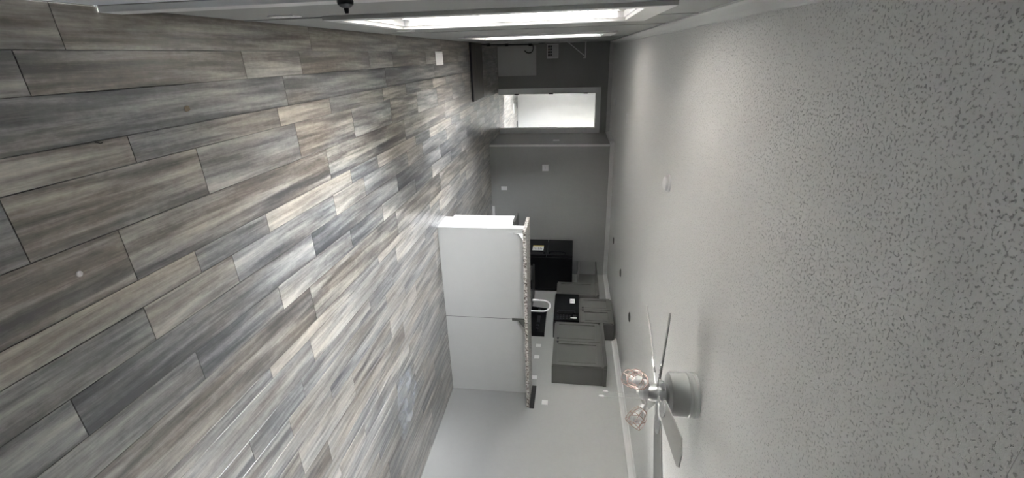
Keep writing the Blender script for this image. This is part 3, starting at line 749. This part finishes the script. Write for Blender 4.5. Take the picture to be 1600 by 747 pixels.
M['film'] = film_mat()
bm = bmesh.new(); pl_ = smooth_path(FILM+[FILM[0]], 4)[:-1]  # thin pale sheet over the planks, blotchy and mostly see-through
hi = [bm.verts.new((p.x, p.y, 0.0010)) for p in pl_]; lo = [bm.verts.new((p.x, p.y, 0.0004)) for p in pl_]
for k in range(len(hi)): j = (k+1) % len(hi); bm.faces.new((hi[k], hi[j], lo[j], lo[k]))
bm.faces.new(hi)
tag(obj('pale_patch', bm, 'film', None), 'pale whitish patch on the floor planks before the right end of the bar', 'smear')
bm = bmesh.new(); rr = random.Random(3)
ring = [bm.verts.new((0.168+math.cos(a*PI/8)*0.012*rr.uniform(.7, 1.2), 1.700+math.sin(a*PI/8)*0.016*rr.uniform(.7, 1.2), 0.0012)) for a in range(16)]
lo = [bm.verts.new((v.co.x, v.co.y, 0.0003)) for v in ring]
for k in range(16): bm.faces.new((ring[k], ring[(k+1) % 16], lo[(k+1) % 16], lo[k]))
bm.faces.new(ring); bm.faces.new(lo)
tag(obj('dried_drip', bm, 'brown', None), 'small dried brown drip on the plank beside the window wall', 'drip')

# ---------------- ceiling things ----------------
t = thing('smoke_detector', 'round white smoke detector mid ceiling', 'smoke detector', (0.965, 3.50, H-0.045))
bm = bmesh.new(); lathe(bm, (0.965, 3.50, H), (0, 0, -1), [(0.070, 0), (0.070, 0.012), (0.064, 0.016)], 32); obj('base_ring', bm, 'white', t, smooth=True)
bm = bmesh.new(); lathe(bm, (0.965, 3.50, H-0.0155), (0, 0, -1), [(0.056, 0), (0.058, 0.006), (0.054, 0.020), (0.040, 0.029), (0, 0.031)], 32); obj('cover', bm, 'white', t, smooth=True)
def disc(name, label, cat, x, y, r, mt, inner, group=None):
    t = thing(name, label, cat, (x, y, H-0.012), group)
    bm = bmesh.new(); lathe(bm, (x, y, H), (0, 0, -1), [(r, 0), (r, 0.004), (r-0.008, 0.010), (r-0.016, 0.010), (r-0.022, 0.003)], 28); obj('trim_ring', bm, mt, t, smooth=True)
    bm = bmesh.new(); lathe(bm, (x, y, H-0.0005), (0, 0, -1), [(r-0.022, 0), (r-0.024, 0.004), (0, 0.005)], 24); obj('lens', bm, inner, t)
disc('recessed_light', 'unlit recessed ceiling light just past the fan, nearest of three in a row', 'ceiling light', 3.075, 4.90, 0.062, 'cabinet', 'dark_panel')
disc('recessed_light', 'unlit recessed ceiling light, middle one of three in a row', 'ceiling light', 3.065, 6.10, 0.062, 'cabinet', 'dark_panel')
disc('recessed_light', 'unlit recessed ceiling light, farthest of three in a row', 'ceiling light', 3.075, 7.37, 0.062, 'cabinet', 'dark_panel')
disc('ceiling_sprinkler_cap', 'round white ceiling cap in front of the doorway', 'ceiling cap', 0.88, 6.62, 0.07, 'white', 'trim')
t = thing('smoke_detector', 'small white detector on the ceiling nearest the doorway', 'smoke detector', (0.85, 8.57, H-0.03))
bm = bmesh.new(); lathe(bm, (0.85, 8.57, H), (0, 0, -1), [(0.065, 0), (0.065, 0.02), (0.045, 0.034), (0, 0.036)], 24); obj('cover', bm, 'white', t, smooth=True)

# ---------------- ceiling fan ----------------
FXc, FYc, FZ = 1.90, 2.20, 2.11
fan = thing('ceiling_fan', 'grey five-blade hugger ceiling fan with caged lamps', 'ceiling fan', (FXc, FYc, FZ))
bm = bmesh.new(); lathe(bm, (FXc, FYc, H), (0, 0, -1), [(0.128, 0), (0.130, 0.006), (0.130, 0.018), (0.124, 0.022), (0.124, 0.034), (0.130, 0.038), (0.130, 0.052), (0.126, 0.056), (0.126, 0.146), (0.122, 0.152), (0.060, 0.158), (0.055, 0.175)], 48)
obj('motor_housing', bm, 'fan_grey', fan, smooth=True)
bm = bmesh.new(); lathe(bm, (FXc, FYc, FZ+0.040), (0, 0, -1), [(0.055, 0), (0.072, 0.006), (0.075, 0.030), (0.066, 0.045), (0.050, 0.050), (0.050, 0.085), (0.044, 0.098), (0, 0.10)], 36)
obj('hub', bm, 'steel', fan, smooth=True)
bm = bmesh.new()
for k in range(10):
    a = 2*PI*k/10; lathe(bm, (FXc+0.074*math.cos(a), FYc+0.074*math.sin(a), FZ+0.022), (math.cos(a), math.sin(a), 0), [(0.004, -0.002), (0.004, 0.003), (0, 0.004)], 8)
obj('hub_screws', bm, 'chrome', fan)
def on_fan(a, pitch=0.0):
    R_ = Matrix.Rotation(a, 4, 'Z') @ Matrix.Rotation(pitch, 4, 'X')
    return Matrix.Translation((FXc, FYc, FZ)) @ R_
for deg in (186, 258, 330, 42, 114):
    a = math.radians(deg); X = on_fan(a, math.radians(-12))
    poly = []
    for x, w in ((0.150, 0.042), (0.165, 0.050), (0.30, 0.056), (0.53, 0.066)): poly.append((x, -w))
    poly += [(0.590, -0.010), (0.600, 0.045), (0.575, 0.060)]
    for x, w in ((0.30, 0.056), (0.165, 0.050), (0.150, 0.042)): poly.append((x, w))
    bm = bmesh.new(); prism(bm, poly, -0.003, 0.003); bm.transform(X)
    bl = obj('blade', bm, 'blade', fan)
    bm = bmesh.new()
    box(bm, 0.055, 0.135, -0.013, 0.013, -0.010, -0.004, bev=0.0015); prism(bm, [(0.125, -0.016), (0.15, -0.034), (0.20, -0.034), (0.232, -0.018), (0.237, 0), (0.232, 0.018), (0.20, 0.034), (0.15, 0.034), (0.125, 0.016)], -0.0085, -0.0035)
    for sx, sy in ((0.165, -0.02), (0.165, 0.02), (0.215, 0)): lathe(bm, (sx, sy, -0.0085), (0, 0, -1), [(0.005, 0), (0.004, 0.003), (0, 0.0035)], 8)
    bm.transform(X); obj('blade_iron', bm, 'steel', bl)
bm = bmesh.new(); lathe(bm, (FXc, FYc, FZ-0.060), (0, 0, -1), [(0.046, 0), (0.048, 0.030), (0.036, 0.045), (0.016, 0.052), (0.010, 0.066), (0, 0.068)], 28)
fit = obj('light_kit', bm, 'steel', fan, smooth=True)
for deg in (206, 308, 76):
    a = math.radians(deg); h_ = Vector((math.cos(a), math.sin(a), 0)); d = (h_*0.80+Vector((0, 0, -0.60))).normalized()
    o_ = Vector((FXc, FYc, FZ-0.075))+h_*0.040
    bm = bmesh.new(); tube(bm, [o_, o_+h_*0.030+Vector((0, 0, 0.003)), o_+h_*0.040+d*0.012], 0.008, 8)
    q = o_+h_*0.040
    lathe(bm, q, d, [(0.010, 0), (0.024, 0.006), (0.028, 0.020), (0.028, 0.038), (0.022, 0.040)], 24)
    lk = obj('lamp_arm', bm, 'steel', fan, smooth=True)
    bm = bmesh.new(); lathe(bm, q, d, [(0.013, 0.038), (0.013, 0.05), (0.022, 0.066), (0.0275, 0.085), (0.024, 0.104), (0.012, 0.116), (0, 0.119)], 20)
    obj('bulb', bm, 'white', lk, smooth=True)
    _, u, v = frame_of(d); bm = bmesh.new()
    def cp_(ang, r, t_): return q+d*t_+(u*math.cos(ang)+v*math.sin(ang))*r
    prof = [(0.029, 0.030), (0.046, 0.060), (0.052, 0.095), (0.050, 0.135)]
    for r, t_ in ((0.029, 0.034), (0.0505, 0.080), (0.050, 0.135)):
        tube(bm, [cp_(2*PI*k/24, r, t_) for k in range(24)], 0.0022, 6, closed=True)
    for k in range(8):
        an = 2*PI*k/8; tube(bm, [cp_(an, r, t_) for r, t_ in prof], 0.0018, 5)
    for k in range(4):
        an = 2*PI*k/4; tube(bm, [cp_(an, 0.0505, 0.080), cp_(an+PI/4, 0.051, 0.108), cp_(an+PI/2, 0.050, 0.135)], 0.0016, 5)
    obj('wire_cage', bm, 'rose', lk)
for (dx, dy, L_) in ((0.030, 0.015, 0.235), (0.045, -0.010, 0.26)):
    x, y, z = FXc+dx, FYc+dy, FZ-0.085
    bm = bmesh.new(); tube(bm, [(x, y, z), (x, y, z-L_+0.03)], 0.0011, 5); pc = obj('pull_chain', bm, 'steel', fan)
    bm = bmesh.new(); lathe(bm, (x, y, z-L_+0.032), (0, 0, -1), [(0.0025, 0), (0.0065, 0.006), (0.007, 0.022), (0.005, 0.032), (0, 0.034)], 12); obj('pull_fob', bm, 'white', pc, smooth=True)

# repeats share a group phrase
for o in list(C.objects):
    if o.parent or 'category' not in o: continue
    n = o.name.split('.')[0]; l = o['label']
    if n == 'wall_outlet': o['group'] = 'outlets on the right kitchen wall' if 'right wall' in l else 'outlets on the bar front' if 'bar' in l else 'outlets low on the window wall' if 'low on the wall' in l else 'other wall outlets'
    g = {'recessed_light': 'row of recessed ceiling lights', 'upper_cabinet': 'grey wall cabinets', 'base_cabinet': 'grey base cabinets', 'worktop': 'speckled worktops',
         'window_blind': 'white blinds on the window wall', 'counter_bracket': 'brackets under the granite overhang', 'smoke_detector': 'detectors on the ceiling', 'floor_register': 'white floor vents'}.get(n)
    if g: o['group'] = g
